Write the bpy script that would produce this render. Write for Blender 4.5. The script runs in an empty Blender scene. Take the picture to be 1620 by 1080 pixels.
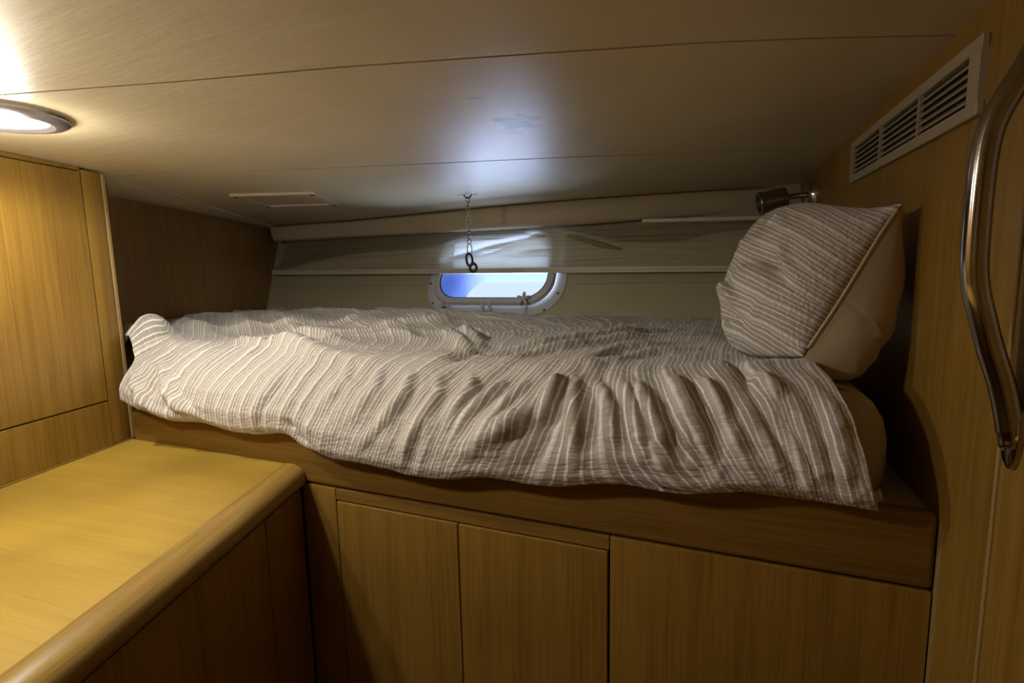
import bpy, bmesh, math, random
import numpy as np
from math import sin, cos, pi, radians, sqrt, atan2
from mathutils import Vector, Matrix

# ---------------------------------------------------------------- camera, sky, exposure
EZ = 1.40                     # eye height above the cabin sole; all shapes below are written with z measured from the eye
SC = bpy.context.scene
COL = SC.collection

def camera():
    yaw, pitch, roll = radians(23.0), radians(7.7), radians(1.2)
    fw = Vector((-sin(yaw)*cos(pitch), cos(yaw)*cos(pitch), -sin(pitch)))
    rt = Vector((cos(yaw), sin(yaw), 0)); up = rt.cross(fw)
    r2 = rt*cos(roll) - up*sin(roll); u2 = up*cos(roll) + rt*sin(roll)
    cd = bpy.data.cameras.new('camera'); cd.sensor_width = 36; cd.lens = 36*850/1620
    cd.clip_start = 0.02; cd.clip_end = 200
    co = bpy.data.objects.new('camera', cd); COL.objects.link(co)
    co.matrix_world = Matrix(((r2.x, u2.x, -fw.x, 0), (r2.y, u2.y, -fw.y, 0), (r2.z, u2.z, -fw.z, EZ), (0, 0, 0, 1)))
    SC.camera = co
camera()

w = bpy.data.worlds.new('daylight'); SC.world = w; w.use_nodes = True
bg = w.node_tree.nodes['Background']
bg.inputs['Color'].default_value = (0.70, 0.82, 1.0, 1)
bg.inputs['Strength'].default_value = 1.15
SC.view_settings.view_transform = 'Standard'; SC.view_settings.look = 'None'
SC.view_settings.exposure = 0.0; SC.view_settings.gamma = 1.0
SC.view_settings.use_curve_mapping = False
LAMP_NEAR = 13.5      # watts, downlight seen at the left edge
LAMP_MAIN = 14.0      # watts, its twin just out of frame
LAMP_COL = (1.0, 0.975, 0.925)
# daylight thrown up off the water outside, entering through the porthole
gl = bpy.data.lights.new('water_glint', 'SUN'); gl.energy = 20.0; gl.color = (.55, .68, 1.0); gl.angle = radians(55)
go = bpy.data.objects.new('water_glint', gl); COL.objects.link(go); go.location = (-1.2, 4.5, .6)
go.rotation_euler = Vector((.14, -.70, .60)).to_track_quat('-Z', 'Y').to_euler()

random.seed(4)

# ---------------------------------------------------------------- materials
def nodes(name):
    m = bpy.data.materials.new(name); m.use_nodes = True
    nt = m.node_tree; b = nt.nodes['Principled BSDF']
    return m, nt, b
def N(nt, t, **kw):
    n = nt.nodes.new(t)
    for k, v in kw.items():
        if hasattr(n, k): setattr(n, k, v)
        else: n.inputs[k].default_value = v
    return n
def ramp(nt, stops):
    n = nt.nodes.new('ShaderNodeValToRGB'); e = n.color_ramp.elements
    while len(e) < len(stops): e.new(0.5)
    for i, (p, c) in enumerate(stops):
        e[i].position = p; e[i].color = (c[0], c[1], c[2], 1) if isinstance(c, tuple) else (c, c, c, 1)
    return n
def mixc(nt, fac, a, b, mode='MIX'):
    n = nt.nodes.new('ShaderNodeMix'); n.data_type = 'RGBA'; n.blend_type = mode
    for s, v in ((0, fac), (6, a), (7, b)):
        if hasattr(v, 'links') or hasattr(v, 'is_linked'): nt.links.new(v, n.inputs[s])
        elif s == 0: n.inputs[s].default_value = v
        else: n.inputs[s].default_value = (v[0], v[1], v[2], 1)
    return n.outputs[2]
def bump(nt, b, h, s, d=0.001):
    n = nt.nodes.new('ShaderNodeBump'); n.inputs['Strength'].default_value = s; n.inputs['Distance'].default_value = d
    nt.links.new(h, n.inputs['Height']); nt.links.new(n.outputs[0], b.inputs['Normal']); return n

def wood(name, base, axis='Z', rot=0.0, rough=0.38, cathedral=0.0, contrast=0.16, blotch=0.12):
    m, nt, b = nodes(name)
    tc = N(nt, 'ShaderNodeTexCoord')
    mp = N(nt, 'ShaderNodeMapping'); mp.inputs['Rotation'].default_value = (0, 0, rot)
    nt.links.new(tc.outputs['Object'], mp.inputs[0])
    sc = {'Z': (1, 1, .02), 'X': (.02, 1, 1), 'Y': (1, .02, 1)}[axis]
    m2 = N(nt, 'ShaderNodeMapping'); m2.inputs['Scale'].default_value = sc
    nt.links.new(mp.outputs[0], m2.inputs[0])
    vec = m2.outputs[0]
    if cathedral:
        wn = N(nt, 'ShaderNodeTexNoise'); wn.inputs['Scale'].default_value = 2.2; wn.inputs['Detail'].default_value = 1
        m3 = N(nt, 'ShaderNodeMapping'); m3.inputs['Scale'].default_value = (.9, 3, 3)
        nt.links.new(mp.outputs[0], m3.inputs[0]); nt.links.new(m3.outputs[0], wn.inputs['Vector'])
        sb = N(nt, 'ShaderNodeVectorMath', operation='SCALE'); sb.inputs['Scale'].default_value = cathedral
        nt.links.new(wn.outputs['Color'], sb.inputs[0])
        ad = N(nt, 'ShaderNodeVectorMath', operation='ADD')
        nt.links.new(vec, ad.inputs[0]); nt.links.new(sb.outputs[0], ad.inputs[1]); vec = ad.outputs[0]
    fine = N(nt, 'ShaderNodeTexNoise'); fine.inputs['Scale'].default_value = 260; fine.inputs['Detail'].default_value = 3
    mid = N(nt, 'ShaderNodeTexNoise'); mid.inputs['Scale'].default_value = 45; mid.inputs['Detail'].default_value = 3
    for n in (fine, mid): nt.links.new(vec, n.inputs['Vector'])
    big = N(nt, 'ShaderNodeTexNoise'); big.inputs['Scale'].default_value = 2.5; big.inputs['Detail'].default_value = 2
    nt.links.new(mp.outputs[0], big.inputs['Vector'])
    dark = tuple(c*k for c, k in zip(base, (.72, .66, .55)))
    lite = tuple(min(1, c*k) for c, k in zip(base, (1.12, 1.12, 1.15)))
    r1 = ramp(nt, [(.35, dark), (.55, base), (.75, lite)])
    mx = N(nt, 'ShaderNodeMix'); mx.data_type = 'FLOAT'; mx.inputs[0].default_value = .45
    nt.links.new(fine.outputs['Fac'], mx.inputs[2]); nt.links.new(mid.outputs['Fac'], mx.inputs[3])
    nt.links.new(mx.outputs[0], r1.inputs[0])
    c1 = mixc(nt, min(1, contrast*5), base, r1.outputs[0])
    r2 = ramp(nt, [(.3, 1-blotch), (.7, 1+blotch*.3)])
    nt.links.new(big.outputs['Fac'], r2.inputs[0])
    c2 = mixc(nt, 1.0, c1, r2.outputs[0], 'MULTIPLY')
    nt.links.new(c2, b.inputs['Base Color'])
    b.inputs['Roughness'].default_value = rough; b.inputs['Specular IOR Level'].default_value = .4
    bump(nt, b, fine.outputs['Fac'], .12, .0006)
    return m

def plain(name, col, rough=.5, metal=0., noise=0., nscale=30., bumps=0., bscale=400., spec=.5):
    m, nt, b = nodes(name)
    b.inputs['Base Color'].default_value = (*col, 1); b.inputs['Roughness'].default_value = rough
    b.inputs['Metallic'].default_value = metal; b.inputs['Specular IOR Level'].default_value = spec
    tc = N(nt, 'ShaderNodeTexCoord')
    if noise:
        n = N(nt, 'ShaderNodeTexNoise'); n.inputs['Scale'].default_value = nscale; n.inputs['Detail'].default_value = 4
        nt.links.new(tc.outputs['Object'], n.inputs['Vector'])
        r = ramp(nt, [(.35, tuple(c*(1-noise) for c in col)), (.65, col)])
        nt.links.new(n.outputs['Fac'], r.inputs[0]); nt.links.new(r.outputs[0], b.inputs['Base Color'])
    if bumps:
        n = N(nt, 'ShaderNodeTexNoise'); n.inputs['Scale'].default_value = bscale; n.inputs['Detail'].default_value = 3
        nt.links.new(tc.outputs['Object'], n.inputs['Vector']); bump(nt, b, n.outputs['Fac'], bumps)
    return m

OAK = (0.285, 0.158, 0.026)
M = {}
M['oak_v'] = wood('oak_upright_grain', OAK, 'Z', contrast=.2, blotch=.2)
M['oak_niche'] = wood('oak_niche_grain', (0.38, 0.215, 0.07), 'Z', contrast=.2)
M['oak_x'] = wood('oak_long_grain', (0.245, 0.135, 0.026), 'X', cathedral=.006, rough=.42, contrast=.2)
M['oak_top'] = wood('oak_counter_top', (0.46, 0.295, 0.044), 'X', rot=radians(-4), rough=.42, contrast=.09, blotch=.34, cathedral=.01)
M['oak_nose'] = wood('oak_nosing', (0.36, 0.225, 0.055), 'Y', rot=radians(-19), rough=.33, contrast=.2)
M['oak_edge'] = wood('oak_pale_edge', (0.34, 0.225, 0.075), 'Z')
M['gap'] = plain('dark_gap', (.03, .018, .008), .9)
M['hull'] = plain('cream_hull_liner', (.50, .43, .27), .55, bumps=.15, bscale=250, noise=.06, nscale=6)
M['bolster'] = plain('cream_vinyl_padding', (.56, .45, .29), .5, bumps=.1, bscale=500, noise=.08, nscale=8)
M['rail'] = plain('cream_plastic_rail', (.66, .60, .46), .4)
M['white_plastic'] = plain('white_plastic', (.60, .585, .54), .35, noise=.05)
M['beige_plastic'] = plain('beige_vent_plastic', (.34, .275, .17), .5)
M['slat_dark'] = plain('vent_interior', (.035, .025, .012), .9)
M['chrome'] = plain('chrome', (.75, .73, .70), .12, 1.0, noise=.1, nscale=12)
M['dull_chrome'] = plain('brushed_chrome', (.32, .30, .27), .28, 1.0)
M['steel'] = plain('stainless_steel', (.42, .40, .37), .12, 1.0, noise=.15, nscale=20)
M['dark_steel'] = plain('tarnished_steel', (.05, .035, .04), .4, .6)
M['screw'] = plain('screw_head', (.10, .08, .06), .4, .8)
M['sheet'] = plain('beige_fitted_sheet', (.50, .42, .29), .85, bumps=.3, bscale=120, noise=.05, nscale=5)
M['inner_pillow'] = plain('beige_pillow_cloth', (.52, .43, .29), .8, bumps=.25, bscale=160, noise=.05, nscale=6)
M['floor'] = wood('cabin_sole', (.30, .17, .06), 'Y', rough=.4)
M['tunnel'] = plain('blue_painted_hull', (.13, .23, .56), .6)

def ceiling_mat():
    m, nt, b = nodes('cream_vinyl_headliner')
    tc = N(nt, 'ShaderNodeNewGeometry')
    n1 = N(nt, 'ShaderNodeTexNoise'); n1.inputs['Scale'].default_value = 3.5; n1.inputs['Detail'].default_value = 6
    nt.links.new(tc.outputs['Position'], n1.inputs['Vector'])
    base = ramp(nt, [(.3, (.585, .49, .29)), (.7, (.655, .555, .345))]); nt.links.new(n1.outputs['Fac'], base.inputs[0])
    # scuffs: thin pale streaks
    mp = N(nt, 'ShaderNodeMapping'); mp.inputs['Scale'].default_value = (1.3, 9, 9); mp.inputs['Rotation'].default_value = (0, 0, radians(20))
    nt.links.new(tc.outputs['Position'], mp.inputs[0])
    n2 = N(nt, 'ShaderNodeTexNoise'); n2.inputs['Scale'].default_value = 2.1; n2.inputs['Detail'].default_value = 7; n2.inputs['Distortion'].default_value = .8
    nt.links.new(mp.outputs[0], n2.inputs['Vector'])
    r2 = ramp(nt, [(.60, 0.0), (.76, .42)]); nt.links.new(n2.outputs['Fac'], r2.inputs[0])
    c = mixc(nt, r2.outputs[0], base.outputs[0], (.70, .64, .50))
    # grey stain near the middle
    wn = N(nt, 'ShaderNodeTexNoise'); wn.inputs['Scale'].default_value = 14; wn.inputs['Detail'].default_value = 4
    nt.links.new(tc.outputs['Position'], wn.inputs['Vector'])
    sb = N(nt, 'ShaderNodeVectorMath', operation='MULTIPLY_ADD'); sb.inputs[1].default_value = (.10, .16, 0); sb.inputs[2].default_value = (-.05, -.08, 0)
    nt.links.new(wn.outputs['Color'], sb.inputs[0])
    ad = N(nt, 'ShaderNodeVectorMath', operation='ADD'); nt.links.new(tc.outputs['Position'], ad.inputs[0]); nt.links.new(sb.outputs[0], ad.inputs[1])
    for (cx, cy, r, k) in ((-.486, 1.19, .045, .8), (-.52, 1.24, .03, .5), (-.44, 1.16, .022, .5), (-.49, .99, .012, .3)):
        s = N(nt, 'ShaderNodeVectorMath', operation='MULTIPLY_ADD'); s.inputs[1].default_value = (1, .7, 0); s.inputs[2].default_value = (-cx, -cy*.7, 0)
        nt.links.new(ad.outputs[0], s.inputs[0])
        l = N(nt, 'ShaderNodeVectorMath', operation='LENGTH'); nt.links.new(s.outputs[0], l.inputs[0])
        r_ = N(nt, 'ShaderNodeMapRange'); r_.interpolation_type = 'SMOOTHSTEP'
        r_.inputs[1].default_value = r; r_.inputs[2].default_value = r*.5; r_.inputs[3].default_value = 0; r_.inputs[4].default_value = k
        nt.links.new(l.outputs['Value'], r_.inputs[0])
        c = mixc(nt, r_.outputs[0], c, (.16, .14, .11))
    nt.links.new(c, b.inputs['Base Color'])
    b.inputs['Roughness'].default_value = .42; b.inputs['Specular IOR Level'].default_value = .45
    n3 = N(nt, 'ShaderNodeTexNoise'); n3.inputs['Scale'].default_value = 5; n3.inputs['Detail'].default_value = 8; n3.inputs['Roughness'].default_value = .6
    nt.links.new(mp.outputs[0], n3.inputs['Vector'])
    bump(nt, b, n3.outputs['Fac'], .32, .0026)
    return m
M['ceiling'] = ceiling_mat()

def striped(name):
    """grey-beige seersucker with white stripes; stripe coordinate (metres) in UV.x, length along the stripe in UV.y"""
    m, nt, b = nodes(name)
    uv = N(nt, 'ShaderNodeUVMap'); uv.uv_map = 'UVMap'
    sx = N(nt, 'ShaderNodeSeparateXYZ'); nt.links.new(uv.outputs[0], sx.inputs[0])
    nz = N(nt, 'ShaderNodeTexNoise'); nz.inputs['Scale'].default_value = 60; nz.inputs['Detail'].default_value = 2
    nt.links.new(uv.outputs[0], nz.inputs['Vector'])
    a = N(nt, 'ShaderNodeMath', operation='MULTIPLY_ADD'); a.inputs[1].default_value = .0022; nt.links.new(nz.outputs['Fac'], a.inputs[0]); nt.links.new(sx.outputs[0], a.inputs[2])
    d = N(nt, 'ShaderNodeMath', operation='DIVIDE'); d.inputs[1].default_value = .050; nt.links.new(a.outputs[0], d.inputs[0])
    f = N(nt, 'ShaderNodeMath', operation='FRACT'); nt.links.new(d.outputs[0], f.inputs[0])
    g = (.45, .40, .34); g2 = (.375, .33, .275); wh = (.87, .83, .76); md = (.62, .57, .50)
    r = ramp(nt, [(0, g), (.04, g), (.055, wh), (.095, wh), (.11, g2), (.225, g), (.235, wh), (.26, wh), (.27, g), (.385, md), (.40, wh), (.50, md), (.52, g2), (.64, g), (.65, wh), (.675, wh), (.69, g2), (.815, g), (.825, wh), (.86, wh), (.875, g)])
    r.color_ramp.interpolation = 'LINEAR'
    nt.links.new(f.outputs[0], r.inputs[0])
    # cross threads
    cr = N(nt, 'ShaderNodeTexNoise'); cr.inputs['Scale'].default_value = 1; cr.inputs['Detail'].default_value = 2
    mp = N(nt, 'ShaderNodeMapping'); mp.inputs['Scale'].default_value = (60, 420, 1); nt.links.new(uv.outputs[0], mp.inputs[0]); nt.links.new(mp.outputs[0], cr.inputs['Vector'])
    rr = ramp(nt, [(.3, .82), (.7, 1.08)]); nt.links.new(cr.outputs['Fac'], rr.inputs[0])
    c = mixc(nt, 1.0, r.outputs[0], rr.outputs[0], 'MULTIPLY')
    nt.links.new(c, b.inputs['Base Color'])
    b.inputs['Roughness'].default_value = .9; b.inputs['Specular IOR Level'].default_value = .15
    b.inputs['Sheen Weight'].default_value = .15
    # pucker: strong along the stripe in the grey bands
    pk = N(nt, 'ShaderNodeTexNoise'); pk.inputs['Scale'].default_value = 1; pk.inputs['Detail'].default_value = 3
    mp2 = N(nt, 'ShaderNodeMapping'); mp2.inputs['Scale'].default_value = (70, 150, 1); nt.links.new(uv.outputs[0], mp2.inputs[0]); nt.links.new(mp2.outputs[0], pk.inputs['Vector'])
    bump(nt, b, pk.outputs['Fac'], .75, .005)
    return m
M['striped'] = striped('striped_seersucker')

def curtain_mat(name, ca, cb, trans):
    m, nt, b = nodes(name)
    out = nt.nodes['Material Output']
    uv = N(nt, 'ShaderNodeUVMap'); uv.uv_map = 'UVMap'
    mp = N(nt, 'ShaderNodeMapping'); mp.inputs['Scale'].default_value = (.9, 420, 1); nt.links.new(uv.outputs[0], mp.inputs[0])
    n = N(nt, 'ShaderNodeTexNoise'); n.inputs['Scale'].default_value = 1; n.inputs['Detail'].default_value = 3; nt.links.new(mp.outputs[0], n.inputs['Vector'])
    r = ramp(nt, [(.38, ca), (.62, cb)]); nt.links.new(n.outputs['Fac'], r.inputs[0])
    nt.links.new(r.outputs[0], b.inputs['Base Color']); b.inputs['Roughness'].default_value = .5
    bump(nt, b, n.outputs['Fac'], .5, .003)
    tr = N(nt, 'ShaderNodeBsdfTranslucent'); tr.inputs[0].default_value = (.92, .90, .78, 1)
    tp = N(nt, 'ShaderNodeBsdfTransparent'); tp.inputs[0].default_value = (.9, .93, .95, 1)
    m1 = N(nt, 'ShaderNodeMixShader'); m1.inputs[0].default_value = trans
    nt.links.new(b.outputs[0], m1.inputs[1]); nt.links.new(tr.outputs[0], m1.inputs[2])
    m2 = N(nt, 'ShaderNodeMixShader'); m2.inputs[0].default_value = .13
    nt.links.new(m1.outputs[0], m2.inputs[1]); nt.links.new(tp.outputs[0], m2.inputs[2])
    nt.links.new(m2.outputs[0], out.inputs[0])
    return m
M['curtain'] = curtain_mat('sheer_pleated_fabric', (.25, .20, .10), (.52, .44, .26), .40)
M['curtain_lap'] = curtain_mat('doubled_pleated_fabric', (.44, .37, .21), (.84, .74, .50), .30)

def glass_mat():
    m, nt, b = nodes('clear_pane'); out = nt.nodes['Material Output']
    tp = N(nt, 'ShaderNodeBsdfTransparent'); tp.inputs[0].default_value = (.96, .98, 1, 1)
    b.inputs['Base Color'].default_value = (.9, .95, 1, 1); b.inputs['Roughness'].default_value = .05
    mx = N(nt, 'ShaderNodeMixShader'); mx.inputs[0].default_value = .05
    nt.links.new(tp.outputs[0], mx.inputs[1]); nt.links.new(b.outputs[0], mx.inputs[2]); nt.links.new(mx.outputs[0], out.inputs[0])
    return m
M['glass'] = glass_mat()
def emit(name, col, s):
    m, nt, b = nodes(name)
    b.inputs['Base Color'].default_value = (*col, 1)
    b.inputs['Emission Color'].default_value = (*col, 1); b.inputs['Emission Strength'].default_value = s
    return m
M['led'] = emit('led_disc', (1, .97, .92), 8)
M['lens'] = emit('ribbed_lens', (1, .97, .92), 1.1)

# ---------------------------------------------------------------- mesh helpers (world coordinates, z from the eye)
ORG = {}
def _link(name, me, org, parent):
    o = bpy.data.objects.new(name, me); COL.objects.link(o)
    if parent is not None:
        o.parent = parent; p = ORG[parent.name]
    else: p = Vector((0, 0, 0))
    o.location = Vector(org) - p
    ORG[o.name] = Vector(org)
    return o
def empty(name, org):
    return _link(name, None, org, None)
def tag(o, label=None, cat=None, group=None, kind=None):
    if label: o['label'] = label
    if cat: o['category'] = cat
    if group: o['group'] = group
    if kind: o['kind'] = kind
    return o
def obj(name, bm, mat, parent=None, smooth=False, org=None, recalc=True):
    if recalc: bmesh.ops.recalc_face_normals(bm, faces=bm.faces)
    vs = [v.co for v in bm.verts]
    lo = Vector([min(v[i] for v in vs) for i in range(3)]); hi = Vector([max(v[i] for v in vs) for i in range(3)])
    if org is None: org = Vector(((lo.x+hi.x)/2, (lo.y+hi.y)/2, lo.z))
    bmesh.ops.translate(bm, verts=bm.verts, vec=-Vector(org))
    me = bpy.data.meshes.new(name); bm.to_mesh(me); bm.free()
    if smooth:
        for p in me.polygons: p.use_smooth = True
        if smooth != 'all':
            try: me.set_sharp_from_angle(angle=radians(40))
            except Exception: pass
    for mm in (mat if isinstance(mat, list) else [mat]): me.materials.append(mm)
    return _link(name, me, org, parent)
def frame(P, ang, room=+1):
    """vertical plane through P running away from the camera, turned ang degrees ccw from +Y; local y points into the room"""
    a = radians(ang); ex = Vector((-sin(a), cos(a), 0)); n = Vector((cos(a), sin(a), 0))*room
    return (Vector(P), ex, n)
def FP(F, x, y, z): return F[0] + F[1]*x + F[2]*y + Vector((0, 0, z))
WF = (Vector((0, 0, 0)), Vector((1, 0, 0)), Vector((0, 1, 0)))
def box(bm, F, x0, x1, y0, y1, z0, z1, bev=0.0, seg=2):
    vs = [bm.verts.new(FP(F, x, y, z)) for x in (x0, x1) for y in (y0, y1) for z in (z0, z1)]
    fs = [(0, 1, 3, 2), (4, 6, 7, 5), (0, 4, 5, 1), (2, 3, 7, 6), (0, 2, 6, 4), (1, 5, 7, 3)]
    faces = [bm.faces.new([vs[i] for i in f]) for f in fs]
    if bev:
        es = list({e for f in faces for e in f.edges})
        bmesh.ops.bevel(bm, geom=es, offset=bev, segments=seg, affect='EDGES', profile=.5)
    return bm
def bx(*a, **k): return box(bmesh.new(), *a, **k)
def prism(bm, poly, z0, z1, zf=None):
    """polygon in plan; zf gives the top height per point"""
    n = len(poly)
    a = [bm.verts.new((x, y, z0)) for x, y in poly]; b = [bm.verts.new((x, y, z1 if zf is None else zf(x, y))) for x, y in poly]
    bm.faces.new(a[::-1]); bm.faces.new(b)
    for i in range(n): bm.faces.new((a[i], a[(i+1) % n], b[(i+1) % n], b[i]))
    return bm
def grid(bm, P, closed_u=False):
    """P[i][j] points -> quads"""
    V = [[bm.verts.new(p) for p in row] for row in P]
    nu = len(V)
    for i in range(nu if closed_u else nu-1):
        for j in range(len(V[0])-1):
            bm.faces.new((V[i][j], V[(i+1) % nu][j], V[(i+1) % nu][j+1], V[i][j+1]))
    return V
def tube(bm, pts, r, n=12, cap=True, closed=False, flat=1.0, flatdir=None):
    pts = [Vector(p) for p in pts]; m = len(pts); rings = []
    ref = Vector((0, 0, 1))
    for i, p in enumerate(pts):
        if closed: d = pts[(i+1) % m] - pts[i-1]
        else: d = pts[min(i+1, m-1)] - pts[max(i-1, 0)]
        d.normalize()
        if flatdir is not None: ref = flatdir
        elif abs(d.dot(ref)) > .9: ref = Vector((1, 0, 0)) if abs(d.x) < .8 else Vector((0, 1, 0))
        a = (ref - d*ref.dot(d)).normalized(); b = d.cross(a); ref = a if flatdir is None else flatdir
        rr = r[i] if isinstance(r, (list, tuple)) else r
        rings.append([bm.verts.new(p + a*cos(2*pi*k/n)*rr*flat + b*sin(2*pi*k/n)*rr) for k in range(n)])
    for i in range(m if closed else m-1):
        A, B = rings[i], rings[(i+1) % m]
        for k in range(n): bm.faces.new((A[k], A[(k+1) % n], B[(k+1) % n], B[k]))
    if cap and not closed:
        bm.faces.new(rings[0][::-1]); bm.faces.new(rings[-1])
    return bm
def lathe(bm, O, axis, prof, n=40):
    """prof = [(distance along axis, radius)]"""
    axis = Vector(axis).normalized(); a = axis.orthogonal().normalized(); b = axis.cross(a); O = Vector(O)
    rings = [[bm.verts.new(O + axis*h + (a*cos(2*pi*k/n) + b*sin(2*pi*k/n))*max(r, 1e-5)) for k in range(n)] for h, r in prof]
    for A, B in zip(rings, rings[1:]):
        for k in range(n): bm.faces.new((A[k], A[(k+1) % n], B[(k+1) % n], B[k]))
    bm.faces.new(rings[0][::-1]); bm.faces.new(rings[-1])
    return bm
def interp(x, xs, ys): return float(np.interp(x, xs, ys))
def spline(pts, n=8):
    """Catmull-Rom through 3-D points"""
    P = [Vector(p) for p in pts]; P = [P[0]*2-P[1]] + P + [P[-1]*2-P[-2]]; out = []
    for i in range(1, len(P)-2):
        for k in range(n):
            t = k/n; a, b, c, d = P[i-1:i+3]
            out.append(.5*((2*b) + (c-a)*t + (2*a-5*b+4*c-d)*t*t + (3*b-a-3*c+d)*t**3))
    out.append(P[-2]); return out
def vnoise(x, y, seed=0):
    """smooth value noise on arrays"""
    xi = np.floor(x).astype(int); yi = np.floor(y).astype(int); xf = x-xi; yf = y-yi
    def h(a, b):
        n = (a*374761393 + b*668265263 + seed*974634777) & 0xffffffff
        n = ((n ^ (n >> 13))*1274126177) & 0xffffffff
        return ((n ^ (n >> 16)) & 0xffff)/65535.0
    sx = xf*xf*(3-2*xf); sy = yf*yf*(3-2*yf)
    return ((h(xi, yi)*(1-sx)+h(xi+1, yi)*sx)*(1-sy) + (h(xi, yi+1)*(1-sx)+h(xi+1, yi+1)*sx)*sy)*2-1
def np_mesh(name, P, uv, mat, parent=None, closed=False, org=None):
    nu, nv = P.shape[:2]
    idx = np.arange(nu*nv).reshape(nu, nv)
    q = np.stack([idx[:-1, :-1], idx[1:, :-1], idx[1:, 1:], idx[:-1, 1:]], -1).reshape(-1, 4)
    V = P.reshape(-1, 3)
    if org is None: org = Vector((*((V[:, :2].min(0)+V[:, :2].max(0))/2), V[:, 2].min()))
    me = bpy.data.meshes.new(name); me.from_pydata((V-np.array(org)).tolist(), [], q.tolist()); me.update()
    ul = me.uv_layers.new(name='UVMap'); li = np.array([l.vertex_index for l in me.loops])
    ul.data.foreach_set('uv', uv.reshape(-1, 2)[li].astype('f').ravel())
    for p in me.polygons: p.use_smooth = True
    me.materials.append(mat)
    return _link(name, me, org, parent)
def ridges(X, T, folds, fn=None):
    """sum of ridge folds; each fold is a polyline in (X,T), a height and a width, fading at its ends"""
    D = np.zeros_like(X)
    for pts, h, wd in folds:
        L = [0]
        for a, b in zip(pts, pts[1:]): L.append(L[-1]+math.hypot(b[0]-a[0], b[1]-a[1]))
        best = np.full_like(X, 1e9); par = np.zeros_like(X)
        for i, (a, b) in enumerate(zip(pts, pts[1:])):
            dx, dy = b[0]-a[0], b[1]-a[1]; l2 = dx*dx+dy*dy+1e-12
            t = np.clip(((X-a[0])*dx+(T-a[1])*dy)/l2, 0, 1)
            d = np.hypot(X-a[0]-t*dx, T-a[1]-t*dy)
            m = d < best; best = np.where(m, d, best); par = np.where(m, (L[i]+t*sqrt(l2))/L[-1], par)
        fade = np.clip(np.minimum(par/.32, (1-par)/.45), 0, 1); fade = fade*fade*(3-2*fade)
        D += h*fade*np.exp(-(best/wd)**2*.9)
    return D

# ---------------------------------------------------------------- setting
F_R = frame((.305, 1.0, 0), 2.3, -1)        # right wall, room on its -x side
F_C = frame((-1.68, 1.0, 0), 15, +1)        # face of the tall cabinet at the left
F_N = frame((-2.13, 1.30, 0), 25, +1)       # panel at the foot of the berth
F_K = frame((-1.018, 1.0, 0), 19, +1)       # front of the low cabinet
FLOOR = -EZ
def ceilz(x):
    t = (.3-x)/1.95
    return .35-.05*t if t < 1.2 else .29

def struct(name, bm, mat, **k):
    return tag(obj(name, bm, mat, **k), kind='structure')
struct('floor', bx(WF, -3.3, .6, -1.0, 3.2, FLOOR-.05, FLOOR), M['floor'])
struct('wall_right', bx(F_R, -2.0, 2.2, -.04, 0, FLOOR, .42), M['oak_v'])
struct('wall_left', bx(F_N, -.46, 2.2, -.03, 0, FLOOR, .35), M['oak_niche'])
struct('wall_rear', bx(WF, -3.3, .6, -1.05, -.95, FLOOR, .42), M['oak_v'])
# panel joint and door leaf on the right wall, toward the camera
struct('trim_1', bx(F_R, -.168, -.160, -.001, .006, FLOOR, .36, bev=.002), M['oak_edge'])
struct('door_1', bx(F_R, -.95, -.169, -.001, .004, FLOOR+.02, .34, bev=.0015), M['oak_v'])
# upright edge strip where the berth meets the wall
struct('trim_2', bx(WF, .304, .3085, .985, 1.003, FLOOR, -.415, bev=.001), M['oak_edge'])

# ceiling: three headliner panels, the near one standing a little lower
def ceiling():
    S1 = [(-2.6, .05), (-1.75, .335), (-1.164, .548), (-.877, .647), (-.597, .733), (-.349, .822), (-.075, .922), (.104, 1.001), (.324, 1.111), (.6, 1.23)]
    S2 = [(-2.9, .53), (-1.358, 1.236), (-1.136, 1.339), (-.486, 1.613), (.201, 1.952), (.6, 2.15)]
    S0 = [(-2.6, -1.05), (.6, -1.05)]; S3 = [(-3.2, 3.1), (.6, 3.1)]
    def line(S, x): return interp(x, [p[0] for p in S], [p[1] for p in S])
    bm = bmesh.new()
    XS = np.linspace(-3.2, .6, 96)
    for (A, B, off, ga, gb) in ((S0, S1, -.002, 0, 0), (S1, S2, .0, .012, 0), (S2, S3, .001, .016, 0)):
        rows_b, rows_t = [], []
        for x in XS:
            ya = line(A, x)+ga; yb = line(B, x)+gb; z = ceilz(x)+off
            ys = np.linspace(ya, yb, 14); rb = []
            for k, y in enumerate(ys):
                e = min(abs(y-ya), abs(yb-y)); zz = z
                rb.append((x, y, zz))
            rows_b.append(rb); rows_t.append([(p[0], p[1], ceilz(x)+.03) for p in rb])
        Vb = grid(bm, rows_b); Vt = grid(bm, rows_t)
        for i in range(len(XS)-1):
            bm.faces.new((Vb[i][0], Vb[i+1][0], Vt[i+1][0], Vt[i][0])); bm.faces.new((Vb[i][-1], Vt[i][-1], Vt[i+1][-1], Vb[i+1][-1]))
        bm.faces.new([v for v in Vb[0]]+[v for v in Vt[0]][::-1]); bm.faces.new([v for v in Vb[-1]][::-1]+[v for v in Vt[-1]])
    return bm
struct('ceiling', ceiling(), M['ceiling'], smooth=True)
# sealed deck above the headliner
struct('trim_3', bx(WF, -3.2, .6, -1.05, 3.1, .385, .42), M['gap'])
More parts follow.
